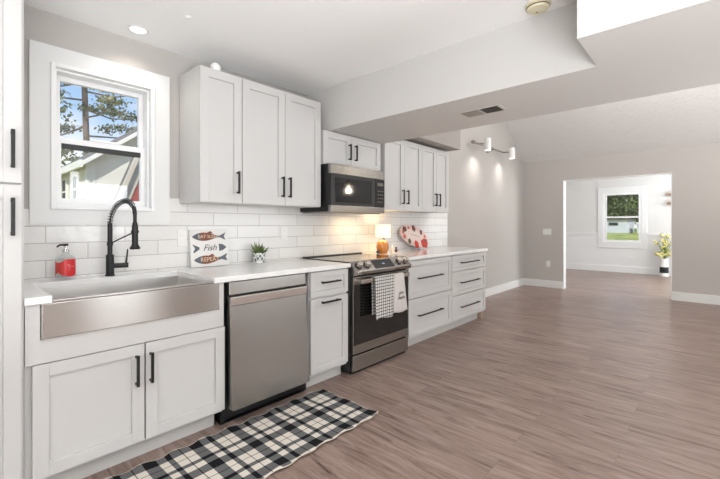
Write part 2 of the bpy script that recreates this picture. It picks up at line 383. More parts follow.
MB().box(WX0+.06, .068, WZ0+.06, WX1-.06, .072, 1.71).build('pane', 'pane_glass', o)
MB().box(WX0+.062, .052, 1.680, WX1-.062, .075, 1.7105).build('screen_rail', 'black_plastic', o)
MB().box(.66, .048, 1.746, .80, .06, 1.758).build('sash_lock', 'window_vinyl', o)

# far window
w2 = bpy.data.objects.new('window_2', None); COL.objects.link(w2); w2.location = (XB, -1.17, .62); w2['kind'] = 'structure'; ROOTLOC['window_2'] = Vector(w2.location)
b = MB()
def framex(b, y0, y1, z0, z1, x0, x1, wy, wz=None):
    wz = wz or wy; y0, y1 = min(y0, y1), max(y0, y1)
    b.box(x0, y0, z0, x1, y0+wy, z1).box(x0, y1-wy, z0, x1, y1, z1).box(x0, y0+wy, z0, x1, y1-wy, z0+wz).box(x0, y0+wy, z1-wz, x1, y1-wy, z1)
framex(b, -1.665, -.62, .62, 2.19, XB-.022, XB, .115, .155); b.build('casing', 'trim_white', w2, bevel=.003)
b = MB(); framex(b, -1.55, -.735, .775, 2.035, XB-.012, XB+.08, .05, .05)
b.build('window_frame', 'window_vinyl', w2, bevel=.002)
b = MB().box(XB+.02, -1.5, 1.395, XB+.05, -.785, 1.435); b.build('meeting_rail', 'window_vinyl', w2)
MB().box(XB+.035, -1.505, .82, XB+.039, -.78, 1.99).build('pane', 'pane_glass', w2)

# unseen window frames set around the added daylight lamps on the front wall
for i, (x0, x1) in enumerate(((1.75, 2.85), (4.05, 7.15))):
    b = MB(); frame(b, x0, x1, .93, 2.36, -6.5, -6.46, .07); b.box((x0+x1)/2-.025, -6.49, 1.0, (x0+x1)/2+.025, -6.46, 2.26)
    struct(b, 'window_%d' % (3+i), 'window_vinyl')

# backsplash tiles
b = MB().box(.256, -.008, .914, 4.96, 0, 1.227).box(.256, -.008, 1.227, .354, 0, 1.318).box(1.1, -.008, 1.227, 4.96, 0, 1.412)
struct(b, 'trim_1', 'backsplash_tile')

# ================================================================ CABINETRY
def shaker(b, x0, x1, z0, z1, yf, t=.02, fr=.057, rec=.013):
    """door front in XZ facing -Y, front plane yf"""
    frx = min(fr, (x1-x0)*.3); frz = min(fr, (z1-z0)*.3)
    b.box(x0, yf, z0, x0+frx, yf+t, z1).box(x1-frx, yf, z0, x1, yf+t, z1)
    b.box(x0+frx, yf, z0, x1-frx, yf+t, z0+frz).box(x0+frx, yf, z1-frz, x1-frx, yf+t, z1)
    b.box(x0+frx, yf+rec, z0+frz, x1-frx, yf+t, z1-frz)
def pull_v(par, x, z0, z1, yf):
    b = MB().box(x-.0065, yf-.036, z0-.004, x+.0065, yf-.024, z1+.004)
    for z in (z0+.006, z1-.006): b.box(x-.0055, yf-.026, z-.006, x+.0055, yf, z+.006)
    return b.build('handle', 'black_metal', par, bevel=.0015)
def pull_h(par, x0, x1, z, yf):
    b = MB().box(x0-.004, yf-.036, z-.0065, x1+.004, yf-.024, z+.0065)
    for x in (x0+.016, x1-.016): b.box(x-.005, yf-.026, z-.0055, x+.005, yf, z+.0055)
    return b.build('handle', 'black_metal', par, bevel=.0015)
def door(par, x0, x1, z0, z1, yf, hx=None, hz=None, fr=.057):
    b = MB(); shaker(b, x0, x1, z0, z1, yf, fr=fr); o = b.build('door', 'cabinet_white', par, bevel=.0012)
    if hx is not None: pull_v(o, hx, hz[0], hz[1], yf)
    return o
def drawer(par, x0, x1, z0, z1, yf, h, hz, fr=.05):
    b = MB(); shaker(b, x0, x1, z0, z1, yf, fr=fr); o = b.build('drawer', 'cabinet_white', par, bevel=.0012)
    pull_h(o, h[0], h[1], hz, yf); return o
YB, YBox, YK = -.639, -.617, -.554

# pantry at the left edge
t = thing('pantry_cabinet', 'tall white shaker pantry cabinet at the left edge of the photo, with two black pulls', 'cabinet', (-.1, -.33, 0))
MB().box(-.62, -.64, .1, .256, -.002, 2.435).build('body', 'cabinet_white', t)
MB().box(-.62, -.58, 0, .256, -.002, .1).build('toe_kick', 'kick_white', t)
door(t, -.185, .247, 1.400, 2.425, -.661, .217, (1.463, 1.613)); door(t, -.185, .247, .105, 1.392, -.661, .217, (1.185, 1.333))
door(t, -.615, -.189, 1.400, 2.425, -.661); door(t, -.615, -.189, .105, 1.392, -.661)

# sink base
t = thing('sink_cabinet', 'white two-door sink base cabinet under the steel farmhouse sink', 'cabinet', (.73, -.32, 0))
b = MB().box(.26, YBox, .1, .276, -.01, .882).box(1.15, YBox, .1, 1.168, -.01, .882).box(.276, -.03, .1, 1.15, -.01, .70).box(.276, YBox, .1, 1.15, -.03, .12)
b.box(.276, YBox, .12, .31, YBox+.02, .882).box(.276, YBox, .62, 1.15, YBox+.02, .722).box(1.136, YBox, .12, 1.15, YBox+.02, .882)
b.build('body', 'cabinet_white', t)
MB().box(.26, YBox-.02, .619, .311, YBox, .882).build('face_panel', 'cabinet_white', t)
MB().box(1.137, YBox-.02, .619, 1.168, YBox, .882).box(.311, YBox-.02, .619, 1.137, YBox, .722).build('face_panel', 'cabinet_white', t)
MB().box(.26, YK, 0, 1.15, YK+.02, .1).build('toe_kick', 'kick_white', t)
door(t, .284, .728, .118, .615, YB-.004, .689, (.415, .563)); door(t, .735, 1.172, .118, .615, YB-.004, .756, (.415, .563))

# narrow drawer + door base
t = thing('base_cabinet', 'narrow white base cabinet with one drawer over one door, between dishwasher and range', 'cabinet', (2.04, -.32, 0), None)
MB().box(1.845, YBox, .1, 2.245, -.01, .882).build('body', 'cabinet_white', t)
MB().box(1.845, YK, 0, 2.245, YK+.02, .1).build('toe_kick', 'kick_white', t)
drawer(t, 1.849, 2.242, .688, .872, YB, (1.942, 2.13), .792, .04)
b = MB(); shaker(b, 1.849, 2.242, .122, .672, YB); o = b.build('door', 'cabinet_white', t, bevel=.0012); pull_h(o, 1.942, 2.13, .643, YB)

# wide two drawer base
t = thing('drawer_cabinet', 'white base cabinet with two deep drawers, directly right of the range', 'cabinet', (3.51, -.32, 0))
MB().box(3.088, YBox, .1, 3.935, -.01, .882).build('body', 'cabinet_white', t)
MB().box(3.088, YK, 0, 3.935, YK+.02, .1).build('toe_kick', 'kick_white', t)
drawer(t, 3.092, 3.932, .50, .868, YB, (3.235, 3.70), .69); drawer(t, 3.092, 3.932, .122, .488, YB, (3.235, 3.70), .318)
# three drawer base
t = thing('drawer_cabinet', 'white base cabinet with three drawers at the far right end of the counter', 'cabinet', (4.38, -.32, 0))
MB().box(3.937, YBox, .1, 4.828, -.01, .882).build('body', 'cabinet_white', t)
MB().box(3.937, YK, 0, 4.77, YK+.02, .1).build('toe_kick', 'kick_white', t)
MB().box(4.775, -.60, 0, 4.82, -.53, .1).build('end_block', 'raw_wood', t)['label'] = 'bare wood support block'
for z0, z1, hz in ((.69, .868, .78), (.41, .68, .547), (.122, .40, .262)): drawer(t, 3.945, 4.825, z0, z1, YB, (4.125, 4.595), hz, .045)

# countertops
b = MB()
ZT, ZU, YC = .914, .882, -.657
CX0, CX1 = .35, 1.10
b.box(.256, YC, ZU, CX0, 0-.009, ZT).box(CX1, YC, ZU, 2.256, -.009, ZT).box(CX0, -.15, ZU, CX1, -.009, ZT)
tag(b.build('countertop', 'quartz', bevel=.002), 'white quartz countertop around the sink, running over the dishwasher to the range', 'countertop')
b = MB().box(3.082, YC, ZU, 4.86, -.009, ZT)
tag(b.build('countertop', 'quartz', bevel=.002), 'white quartz countertop right of the range, under the small lamp and oval platter', 'countertop')

# upper cabinets
YU = -.322
def upper(label, x0, x1, z0, z1, doors, cat='cabinet', group=None):
    t = thing('wall_cabinet', label, cat, ((x0+x1)/2, -.16, z0), group)
    MB().box(x0, YU+.021, z0, x1, -.009 if z0 < 1.45 else -.002, z1).build('body', 'cabinet_white', t)
    for d0, d1, hx, hz in doors: door(t, d0+.002, d1-.002, z0+.003, z1-.003, YU, hx, hz, fr=.06)
    return t
upper('narrow single-door white wall cabinet, nearest the kitchen window', 1.171, 1.480, 1.376, 2.279, [(1.171, 1.480, 1.440, (1.447, 1.597))])
upper('tall double-door white wall cabinet left of the microwave', 1.482, 2.236, 1.376, 2.279, [(1.482, 1.858, 1.825, (1.443, 1.595)), (1.858, 2.236, 1.892, (1.443, 1.595))])
t = upper('short double-door white cabinet directly above the microwave', 2.262, 3.05, 1.752, 2.052, [(2.262, 2.62, 2.582, (1.825, 1.965)), (2.62, 3.05, 2.664, (1.825, 1.965))])
upper('double-door white wall cabinet right of the microwave, above the small lamp', 3.115, 3.813, 1.376, 2.155, [(3.115, 3.46, 3.418, (1.452, 1.6)), (3.46, 3.813, 3.505, (1.452, 1.6))])
upper('double-door white wall cabinet at the right end of the row', 3.815, 4.436, 1.376, 2.155, [(3.815, 4.135, 4.095, (1.452, 1.6)), (4.135, 4.436, 4.18, (1.452, 1.6))])

# ================================================================ SINK, FAUCET
t = thing('farmhouse_sink', 'brushed stainless steel apron-front farmhouse sink under the window', 'sink', (.72, -.38, .70))
MB().box(.313, YB-.012, .724, 1.134, YB-.001, .8815).box(CX0+.002, YB-.012, .8815, CX1-.002, YB+.014, .894).build('apron', 'steel_sink', t, bevel=.004)
b = MB()
b.box(.325, YB, .72, 1.12, YB+.014, .8815)
b.box(.325, YB+.014, .66, .34, -.125, .8815).box(1.108, YB+.014, .66, 1.12, -.125, .8815).box(.34, -.137, .66, 1.108, -.125, .8815)
b.box(.34, YB+.03, .655, 1.108, -.137, .668)
b.build('basin', 'steel_basin', t)
MB().lathe((.72, -.36, .669), [(.0, .002), (.03, .002), (.045, .004), (.05, .0)]).build('drain', 'chrome', t, smooth=True)

t = thing('kitchen_faucet', 'matte black spring-neck kitchen faucet with pull-down sprayer behind the sink', 'faucet', (.722, -.085, ZT))
fx, fy = .722, -.085; ex, ey = .792, -.30
MB().lathe((fx, fy, ZT), [(.027, 0), (.027, .006), (.022, .01), (.022, .125), (.018, .13)]).build('base', 'black_metal', t, smooth=True)
MB().tube([(fx, fy, ZT+.128), (fx, fy, 1.235)], .0135, 16).tube([(fx, fy, 1.10), (fx, fy, 1.118)], .017, 16).build('column', 'black_metal', t, smooth=True)
arc = []
for i in range(33):
    a = PI*i/32; k = (1-math.cos(a))/2
    zz = 1.235 + (1.285-1.235)*k + .105*math.sin(a)
    arc.append(Vector((fx+(ex-fx)*k, fy+(ey-fy)*k, zz)))
MB().tube(arc, .0045, 10).build('hose', 'black_plastic', t, smooth=True)
# spring coil around the arc
b = MB(); pts = []
dirv = Vector((ex-fx, ey-fy, 0)).normalized(); side = Vector((-dirv.y, dirv.x, 0))
N = 520; turns = 17
for i in range(N+1):
    s_ = i/N*.84; j = s_*32; q = int(min(j, 31)); p = arc[q].lerp(arc[q+1], j-q); tg = (arc[q+1]-arc[q]).normalized(); nn = tg.cross(side).normalized()
    a = 2*PI*turns*i/N; pts.append(p + (side*math.cos(a) + nn*math.sin(a))*.0135)
b.tube(pts, .0026, 5); b.build('spring', 'black_metal', t, smooth=True)
b = MB().tube([arc[27], arc[29], arc[32]], .0115, 14).tube([arc[32], (ex, ey, 1.235)], .010, 14)
b.build('neck_collar', 'black_metal', t, smooth=True)
MB().lathe((ex, ey, 1.082), [(.026, 0), (.028, .008), (.02, .022), (.0165, .03), (.0165, .13), (.013, .155), (.010, .16)]).build('sprayer', 'black_metal', t, smooth=True)
MB().tube([(fx, fy, 1.11), (ex, ey, 1.185)], .0045, 8).tube([(ex, ey, 1.178), (ex, ey, 1.192)], .021, 14).build('support_arm', 'black_metal', t, smooth=True)
b = MB().tube([(fx+.018, fy-.004, .975), (fx+.092, fy-.03, .975)], .0155, 14).tube([(fx+.08, fy-.026, .985), (fx+.088, fy-.03, 1.075)], [.006, .004], 8)
b.build('lever', 'black_metal', t, smooth=True)

# soap bottle
sx, sy = .505, -.072
t = thing('soap_dispenser', 'clear pump soap bottle with a red label, left of the faucet', 'soap bottle', (sx, sy, ZT))
MB().lathe((sx, sy, ZT+.0005), [(.0, 0), (.043, 0), (.046, .004), (.046, .118), (.042, .128), (.022, .142), (.018, .148), (.018, .156), (0, .157)]).build('bottle', 'bottle_glass', t, smooth=True)
def band(b, cx, cy, r, z0, z1, a0, a1, n=20, th=.0008, zf=None):
    A = []
    for i in range(n+1):
        a = a0+(a1-a0)*i/n; z0_, z1_ = (z0, z1) if zf is None else zf(i/n)
        A.append([b.b.verts.new((cx+q*math.cos(a), cy+q*math.sin(a), z)) for q, z in ((r, z0_), (r, z1_), (r+th, z1_), (r+th, z0_))])
    for P, Q in zip(A, A[1:]):
        for k in range(4): b.b.faces.new((P[k], Q[k], Q[(k+1) % 4], P[(k+1) % 4]))
    b.b.faces.new(A[0]); b.b.faces.new(A[-1][::-1])
b = MB(); band(b, sx, sy, .0465, ZT+.03, ZT+.105, -PI*1.02, -PI*.62, zf=lambda u: (ZT+.02+.02*math.sin(u*PI), ZT+.112-.014*math.sin(u*3)))
b.build('label', 'soap_pink', t)['label'] = 'pinkish red half of the label'
b = MB(); band(b, sx, sy, .0465, ZT+.03, ZT+.11, -PI*.62, -PI*.12, zf=lambda u: (ZT+.03-.012*math.sin(u*PI), ZT+.116))
lb = b.build('label', 'soap_red', t); lb['label'] = 'deep red half of the label'
b = text_mesh('SOAP', .012, .0004) if False else MB().tube([(sx-.0, sy-.0475, ZT+.085), (sx+.012, sy-.0462, ZT+.085)], .0012, 5)
for q in range(3): b.tube([(sx+.006, sy-.0475, ZT+.075-.01*q), (sx+.03-.004*q, sy-.038, ZT+.075-.01*q)], .0011, 5)
b.build('label_print', 'label_white', t)
MB().lathe((sx, sy, ZT+.157), [(.017, 0), (.017, .012), (.008, .016), (.006, .016), (.006, .036), (.0, .037)]).build('collar', 'chrome', t, smooth=True)
MB().lathe((sx, sy, ZT+.19), [(.011, 0), (.014, .004), (.013, .013), (0, .015)]).tube([(sx, sy, ZT+.199), (sx-.03, sy-.012, ZT+.197), (sx-.042, sy-.016, ZT+.187)], [.006, .0055, .0045], 8).build('pump', 'black_metal', t, smooth=True)

# ================================================================ DISHWASHER
DX0, DX1 = 1.190, 1.782
t = thing('dishwasher', 'stainless steel dishwasher with black base, its door tilted slightly out at the bottom', 'dishwasher', (1.5, -.32, 0))
MB().box(1.172, -.60, .012, 1.838, -.02, .865).build('tub', 'black_plastic', t)
MB().box(1.176, -.585, 0, 1.834, -.56, .105).box(1.2, -.60, .015, 1.81, -.585, .03).build('base_grille', 'black_plastic', t)
MB().lathe((1.23, -.588, .05), [(.0, 0), (.009, 0), (.009, .006), (0, .006)], 10).build('screw', 'steel', t)
tilt = Matrix.Translation((0, -.645, .88)) @ Matrix.Rotation(math.radians(-3.6), 4, 'X') @ Matrix.Translation((0, .645, -.88))
MB().box(DX0, -.66, .80, DX1, -.605, .878).build('control_strip', 'steel', t, bevel=.003, xf=tilt)
MB().box(DX0+.004, -.632, .775, DX1-.004, -.607, .80).build('pocket', 'dark_slot', t, xf=tilt)
MB().prism([(-.632, .775), (-.668, .788), (-.672, .782), (-.66, .735), (-.632, .735)], DX0+.002, DX1-.002, 'x').build('pocket_handle', 'steel_basin', t, xf=tilt, bevel=.001)
MB().box(DX0, -.66, .115, DX1, -.607, .7345).build('door', 'steel', t, bevel=.004, xf=tilt)

# ================================================================ RANGE
RX0, RX1 = 2.280, 3.050
t = thing('electric_range', 'slide-in stainless steel electric range with black glass cooktop and oven door', 'range', (2.67, -.33, 0))
MB().box(2.262, -.625, .02, RX1, -.03, .905).build('body', 'black_plastic', t)
for x_, y_ in ((RX0+.02, -.59), (RX1-.05, -.59), (RX0+.02, -.1), (RX1-.05, -.1)): MB().box(x_, y_, 0, x_+.03, y_+.03, .02).build('foot', 'black_plastic', t)
MB().box(RX0-.006, -.62, .915, RX1+.006, -.065, .921).box(RX0+.002, -.62, .905, RX1-.002, -.065, .915).build('cooktop', 'cooktop_glass', t, bevel=.001)
MB().box(RX0-.004, -.064, .915, RX1+.004, -.03, .93).build('rear_vent_trim', 'black_plastic', t, bevel=.003)
for i, (cx, cy, r) in enumerate(((2.46, -.44, .1), (2.87, -.44, .09), (2.46, -.2, .075), (2.87, -.2, .1))):
    b = MB(); band(b, cx, cy, r, .9213, .9216, 0, 2*PI, 40, .002); b.build('burner_ring', 'letter_grey', t)
# slanted control panel
PT, PBt = (-.622, .921), (-.70, .842)
prof = [(-.60, .905), (-.60, .923), (PT[0], .923), (PBt[0], PBt[1]), (-.692, .815), (-.655, .803), (-.60, .803)]
cp = MB().prism(prof, RX0-.004, RX1+.004, 'x').build('control_panel', 'steel', t, bevel=.003)
sl = Vector((0, PBt[0]-PT[0], PBt[1]-.923)).normalized(); nrm = Vector((0, sl.z, -sl.y)).normalized()
if nrm.y > 0: nrm = -nrm
mid = Vector((0, (PT[0]+PBt[0])/2, (.923+PBt[1])/2))
def on_panel(x, u, d): return Vector((x, 0, 0)) + mid + sl*u + nrm*d
b = MB()
x0, x1 = 2.533, 2.80
vs = [on_panel(x, u, d) for x, u, d in ((x0,-.045,.0),(x1,-.045,.0),(x1,.045,.0),(x0,.045,.0),(x0,-.045,.002),(x1,-.045,.002),(x1,.045,.002),(x0,.045,.002))]
vv = [b.b.verts.new(p) for p in vs]
for f in ((3,2,1,0),(4,5,6,7),(0,1,5,4),(1,2,6,5),(2,3,7,6),(3,0,4,7)): b.b.faces.new([vv[i] for i in f])
b.build('display', 'black_glass', cp)
R = Matrix.Translation(on_panel(2.665, 0, .0026)) @ Matrix(((1, 0, 0, 0), (0, -sl.y, nrm.y, 0), (0, -sl.z, nrm.z, 0), (0, 0, 0, 1)))
text_mesh('12:30', .018, .0003).build('clock_digits', 'display_blue', cp, xf=R)
for kx in (2.345, 2.445, 2.90, 2.985):
    c = on_panel(kx, 0, 0)
    k = MB().tube([c + nrm*.0, c + nrm*.006], .034, 24).build('knob_ring', 'black_plastic', t, smooth=True)
    k = MB().tube([c + nrm*.006, c + nrm*.012, c + nrm*.036, c + nrm*.04], [.027, .028, .025, .022], 24).build('knob', 'steel_bright', t, smooth=True)
MB().box(RX0+.002, -.66, .165, RX1-.002, -.618, .795).build('oven_door', 'steel', t, bevel=.003)
MB().box(RX0+.008, -.664, .24, RX1-.008, -.6605, .735).build('oven_glass', 'oven_glass', t, bevel=.001)
b = MB().box(RX0+.03, -.737, .748, RX1-.08, -.715, .782).box(RX0+.03, -.716, .752, RX0+.06, -.66, .778).box(RX1-.11, -.716, .752, RX1-.08, -.66, .778)
b.build('handle', 'steel_bright', t, bevel=.004)
MB().box(RX0+.002, -.66, .028, RX1-.002, -.618, .152).build('warming_drawer', 'steel', t, bevel=.003)
MB().box(RX0+.01, -.635, .0, RX1-.01, -.60, .028).build('kick_plate', 'black_plastic', t)

# towels hanging on the range handle
def towel(name, label, m, x0, x1, zf, zb, ph, skew=0):
    pts = []; bar_t, yF, yBk = .786, -.742, -.708
    prof = [(yF-.003, zf + (bar_t-zf)*i/16) for i in range(17)] + [(yF+.008, bar_t+.004), (yBk-.008, bar_t+.004)] + [(yBk+.0, bar_t - (bar_t-zb)*i/12) for i in range(13)]
    b = MB(); NX = 22; rows = []
    for j, (y, z) in enumerate(prof):
        row = []
        hang = max(0, bar_t - z)/.35
        for i in range(NX+1):
            u = i/NX; x = x0+(x1-x0)*u + skew*hang*(u-.3)
            wv = math.sin(u*9+ph)*.006*hang + math.sin(u*17+ph*2)*.003*hang
            if j > 18: wv = abs(wv)*.5
            yy = y - (abs(wv) if j <= 18 else -0) - (.004*hang if j <= 18 else 0)
            row.append(b.b.verts.new((x, yy, z + (.006*math.sin(u*5+ph)*hang if j < 4 else 0))))
        rows.append(row)
    for A, B in zip(rows, rows[1:]):
        for i in range(NX): b.b.faces.new((A[i], A[i+1], B[i+1], B[i]))
    o = b.build(name, m, smooth=True, loc=((x0+x1)/2, -.725, .75))
    so = o.modifiers.new('solid', 'SOLIDIFY'); so.thickness = .0022; so.offset = 0
    return o
o = towel('dish_towel', '', 'towel_check', 2.45, 2.715, .432, .47, .4, -.03)
tag(o, 'white dish towel with a fine black grid check, hanging left on the oven handle', 'towel')
o = towel('dish_towel', '', 'towel_white', 2.72, 2.86, .448, .5, 2.0, .07)
tag(o, 'plain off-white dish towel with small dark lettering, hanging right on the oven handle', 'towel')
for q, (txt, dx, dz, szz) in enumerate((('give', 0, .62, .045), ('thanks', .005, .575, .04))):
    X = Matrix.Translation((2.80+dx, -.7615, dz)) @ Matrix.Rotation(PI/2, 4, 'X')
    lt = text_mesh(txt, szz, .0012, .3).build('lettering', 'letter_grey', None, xf=X, loc=(0, 0, 0)); lt.parent = o; lt.location = -Vector(o.location)

# ================================================================ MICROWAVE
MX0, MX1, MY, MZ0, MZ1 = 2.262, 2.99, -.42, 1.328, 1.7505
t = thing('microwave', 'over-the-range stainless steel and black microwave above the cooktop', 'microwave', (2.64, -.2, MZ0))
MB().box(MX0, -.385, 1.34, MX1, -.009, MZ1).build('housing', 'black_plastic', t)
MB().box(MX0+.02, -.38, MZ0, MX1-.02, -.02, 1.34).build('underside_plate', 'steel', t)
MB().box(MX0, MY, 1.665, MX1, -.386, MZ1-.001).build('top_band', 'steel', t, bevel=.003)
MB().box(MX0, MY, 1.335, MX1, -.386, 1.392).build('bottom_band', 'steel', t, bevel=.003)
d = MB().box(MX0, MY, 1.393, 2.848, -.386, 1.664).build('door', 'black_plastic', t, bevel=.003)
MB().box(MX0+.045, MY-.003, 1.42, 2.79, MY-.0002, 1.635).build('door_glass', 'black_glass', d, bevel=.001)
cpn = MB().box(2.850, MY, 1.393, MX1, -.386, 1.664).build('control_panel', 'black_glass', t, bevel=.003)
MB().box(2.88, MY-.002, 1.60, 2.965, MY-.0002, 1.63).build('display', 'letter_grey', cpn)
for r in range(4):
    for c in range(3): MB().box(2.883+c*.032, MY-.0015, 1.44+r*.035, 2.90+c*.032, MY-.0002, 1.45+r*.035).build('button', 'letter_grey', cpn)
lamp('hood_lamp', 'AREA', (2.85, -.2, 1.325), 1.6, (1, .72, .38), (0, 0, 0), .25, .08)

# ================================================================ THINGS ON THE COUNTER
# fish sign
sx0, sx1, sz0, sz1 = 1.235, 1.528, ZT+.001, ZT+.272
lean = Matrix.Translation((0, -.058, sz0)) @ Matrix.Rotation(math.radians(-7.0), 4, 'X') @ Matrix.Translation((0, .058, -sz0))
lean = Matrix.Translation((0, 0, .0022)) @ lean
t = thing('fish_sign', 'square white fish sign on the counter reading EAT SLEEP Fish REPEAT', 'sign', ((sx0+sx1)/2, -.05, ZT))
MB().box(sx0, -.058, sz0, sx1, -.04, sz1).build('board', 'sign_white', t, bevel=.001, xf=lean)
def fish(cx, cz, L_, Hh, flip=1, tailup=0):
    def P(u, v): return (cx+flip*u*L_, cz+v*Hh)
    body = [P(-.14 + .56*0, 0)]
    n_ = 18
    top = [(-.5+.82*i/n_, .5*math.sin(PI*min(1, (i/n_))**.75)) for i in range(n_+1)]
    return top, P
for k, (cz, word) in enumerate(((ZT+.222, 'EAT SLEEP'), (ZT+.052, 'REPEAT'))):
    L_, Hh = .262, .062; cx = 1.38 + (.0 if k == 0 else .006); n_ = 20
    def half(i): return max(.0, .5*math.sin(PI*min(1, (i/n_))**.8))
    xs = [-.5+.80*i/n_ for i in range(n_+1)]
    hs = [max(.06 if i > 2 else .0, half(i)) for i in range(n_+1)]
    def seg(i0, i1, m, nm, dy=0):
        poly = [(cx+xs[i]*L_, cz+hs[i]*Hh) for i in range(i0, i1+1)] + [(cx+xs[i]*L_, cz-hs[i]*Hh) for i in range(i1, i0-1, -1)]
        if i0 == 0: poly = poly[:-1]
        MB().prism(poly, -.0595-dy, -.0582, 'y').build(nm, m, t, xf=lean)
    seg(0, 6, 'fish_grey', 'fish_head'); seg(6, 17, 'fish_brown', 'fish_body')
    ct = .012 if k else 0
    tail = [(cx+xs[17]*L_, cz+hs[17]*Hh), (cx+xs[20]*L_, cz+.005+ct), (cx+.5*L_, cz+.03+ct), (cx+.44*L_, cz+ct), (cx+.49*L_, cz-.028+ct), (cx+xs[20]*L_, cz-.006+ct*.3), (cx+xs[17]*L_, cz-hs[17]*Hh)]
    MB().prism(tail, -.0595, -.0582, 'y').build('fish_tail', 'fish_grey', t, xf=lean)
    fin = [(cx-.03, cz+.024), (cx+.01, cz+.042), (cx+.03, cz+.024)]; MB().prism(fin, -.0592, -.0582, 'y').build('fish_fin', 'fish_brown', t, xf=lean)
    X = lean @ Matrix.Translation((cx-.01, -.0602, cz)) @ Matrix.Rotation(PI/2, 4, 'X')
    text_mesh(word, .034 if k == 0 else .043, .0006).build('lettering', 'letter_cream', t, xf=X)
cz = ZT+.138
MB().prism([(1.248, cz+.03), (1.262, cz+.024), (1.30, cz+.006), (1.30, cz-.008), (1.262, cz-.032), (1.252, cz-.03), (1.268, cz)], -.0595, -.0582, 'y').build('fish_tail', 'fish_grey', t, xf=lean)
MB().prism([(1.452, cz+.028), (1.48, cz+.025), (1.508, cz+.006), (1.508, cz-.004), (1.48, cz-.022), (1.452, cz-.026)], -.0595, -.0582, 'y').build('fish_head', 'fish_grey', t, xf=lean)
X = lean @ Matrix.Translation((1.378, -.0602, cz)) @ Matrix.Rotation(PI/2, 4, 'X')
text_mesh('Fish', .066, .0006, .35).build('lettering', 'letter_grey', t, xf=X)['label'] = 'dark slanted script word'

# succulent
px, py = 1.775, -.085
t = thing('succulent', 'small spiky green succulent in a patterned grey and white pot on the counter', 'plant', (px, py, ZT))
MB().lathe((px, py, ZT+.0005), [(.0, 0), (.042, 0), (.048, .008), (.052, .084), (.047, .084), (.046, .074), (0, .074)]).build('pot', 'pot_pattern', t, smooth=True)
MB().lathe((px, py, ZT+.075), [(.0, .004), (.045, .0)], 16).build('soil', 'soil', t)
b = MB()
for i in range(46):
    a = random.uniform(0, 2*PI); el = random.uniform(.25, 1.4); Ln = random.uniform(.055, .095)
    d0 = Vector((math.cos(a)*math.cos(el), math.sin(a)*math.cos(el), math.sin(el)))
    p0 = Vector((px, py, ZT+.076)) + Vector((math.cos(a), math.sin(a), 0))*.012
    if p0.y + d0.y*Ln > -.02: d0.y *= .4
    b.tube([p0, p0+d0*Ln*.35, p0+d0*Ln*.75+Vector((0, 0, .004)), p0+d0*Ln+Vector((0, 0, .01))], [.003, .006, .004, .0006], 5)
b.build('leaves', 'leaf_green', t, smooth=True)

# little lamp
lx, ly = 3.275, -.17
t = thing('table_lamp', 'small lit table lamp with cream drum shade and amber glass base, right of the range', 'lamp', (lx, ly, ZT))
MB().lathe((lx-.005, ly, ZT+.0005), [(.0, 0), (.045, 0), (.05, .006), (.066, .04), (.07, .075), (.062, .11), (.04, .135), (.018, .142), (0, .142)], 20).build('base', 'amber_glass', t, smooth=True)
MB().tube([(lx, ly, ZT+.14), (lx, ly, ZT+.2)], .006, 8).build('stem', 'nickel', t)
b = MB(); n_ = 28; rr_ = []
for r, z in ((.082, .175), (.080, .312), (.078, .312), (.080, .175)): rr_.append([b.b.verts.new((lx+r*math.cos(2*PI*k/n_), ly+r*math.sin(2*PI*k/n_), ZT+z)) for k in range(n_)])
for A, B in zip(rr_, rr_[1:]+rr_[:1]):
    for k in range(n_): b.b.faces.new((A[k], B[k], B[(k+1) % n_], A[(k+1) % n_]))
b.build('lamp_shade', 'shade_glow', t, smooth=True)
MB().blob((lx, ly, ZT+.235), .02, 2).build('bulb', 'bulb_glow', t, smooth=True)
lamp('table_lamp_light', 'POINT', (lx, ly, ZT+.27), 1.5, (1, .66, .30), size=.03)
crd = [(lx+.05, ly+.02, ZT+.05), (lx+.09, ly+.02, ZT+.07), (lx+.12, ly+.06, ZT+.11), (lx+.135, ly+.10, ZT+.17), (lx+.135, -.03, ZT+.2)]
MB().tube(crd, .004, 6).build('cord', 'black_plastic', t, smooth=True)
MB().blob((lx-.095, ly-.01, ZT+.021), .02, 2).tube([(lx-.08, ly-.01, ZT+.02), (lx-.045, ly, ZT+.02)], .006, 6).build('switch', 'black_plastic', t, smooth=True)
# little cone ornament and dark figurine
t = thing('cone_ornament', 'tiny cream cone ornament standing just right of the lit lamp', 'ornament', (lx+.125, ly-.03, ZT))
MB().lathe((lx+.125, ly-.03, ZT+.0005), [(.0, 0), (.024, 0), (.022, .02), (.012, .06), (0, .085)], 16).build('cone', 'stoneware', t, smooth=True)
t = thing('bird_figurine', 'tiny dark figurine beside the cream cone ornament', 'ornament', (lx+.2, ly-.03, ZT))
MB().blob((lx+.2, ly-.03, ZT+.021), .02, 2, sc=(1, .8, 1)).blob((lx+.2, ly-.03, ZT+.05), .013, 2).build('body', 'leaf_brown', t, smooth=True)

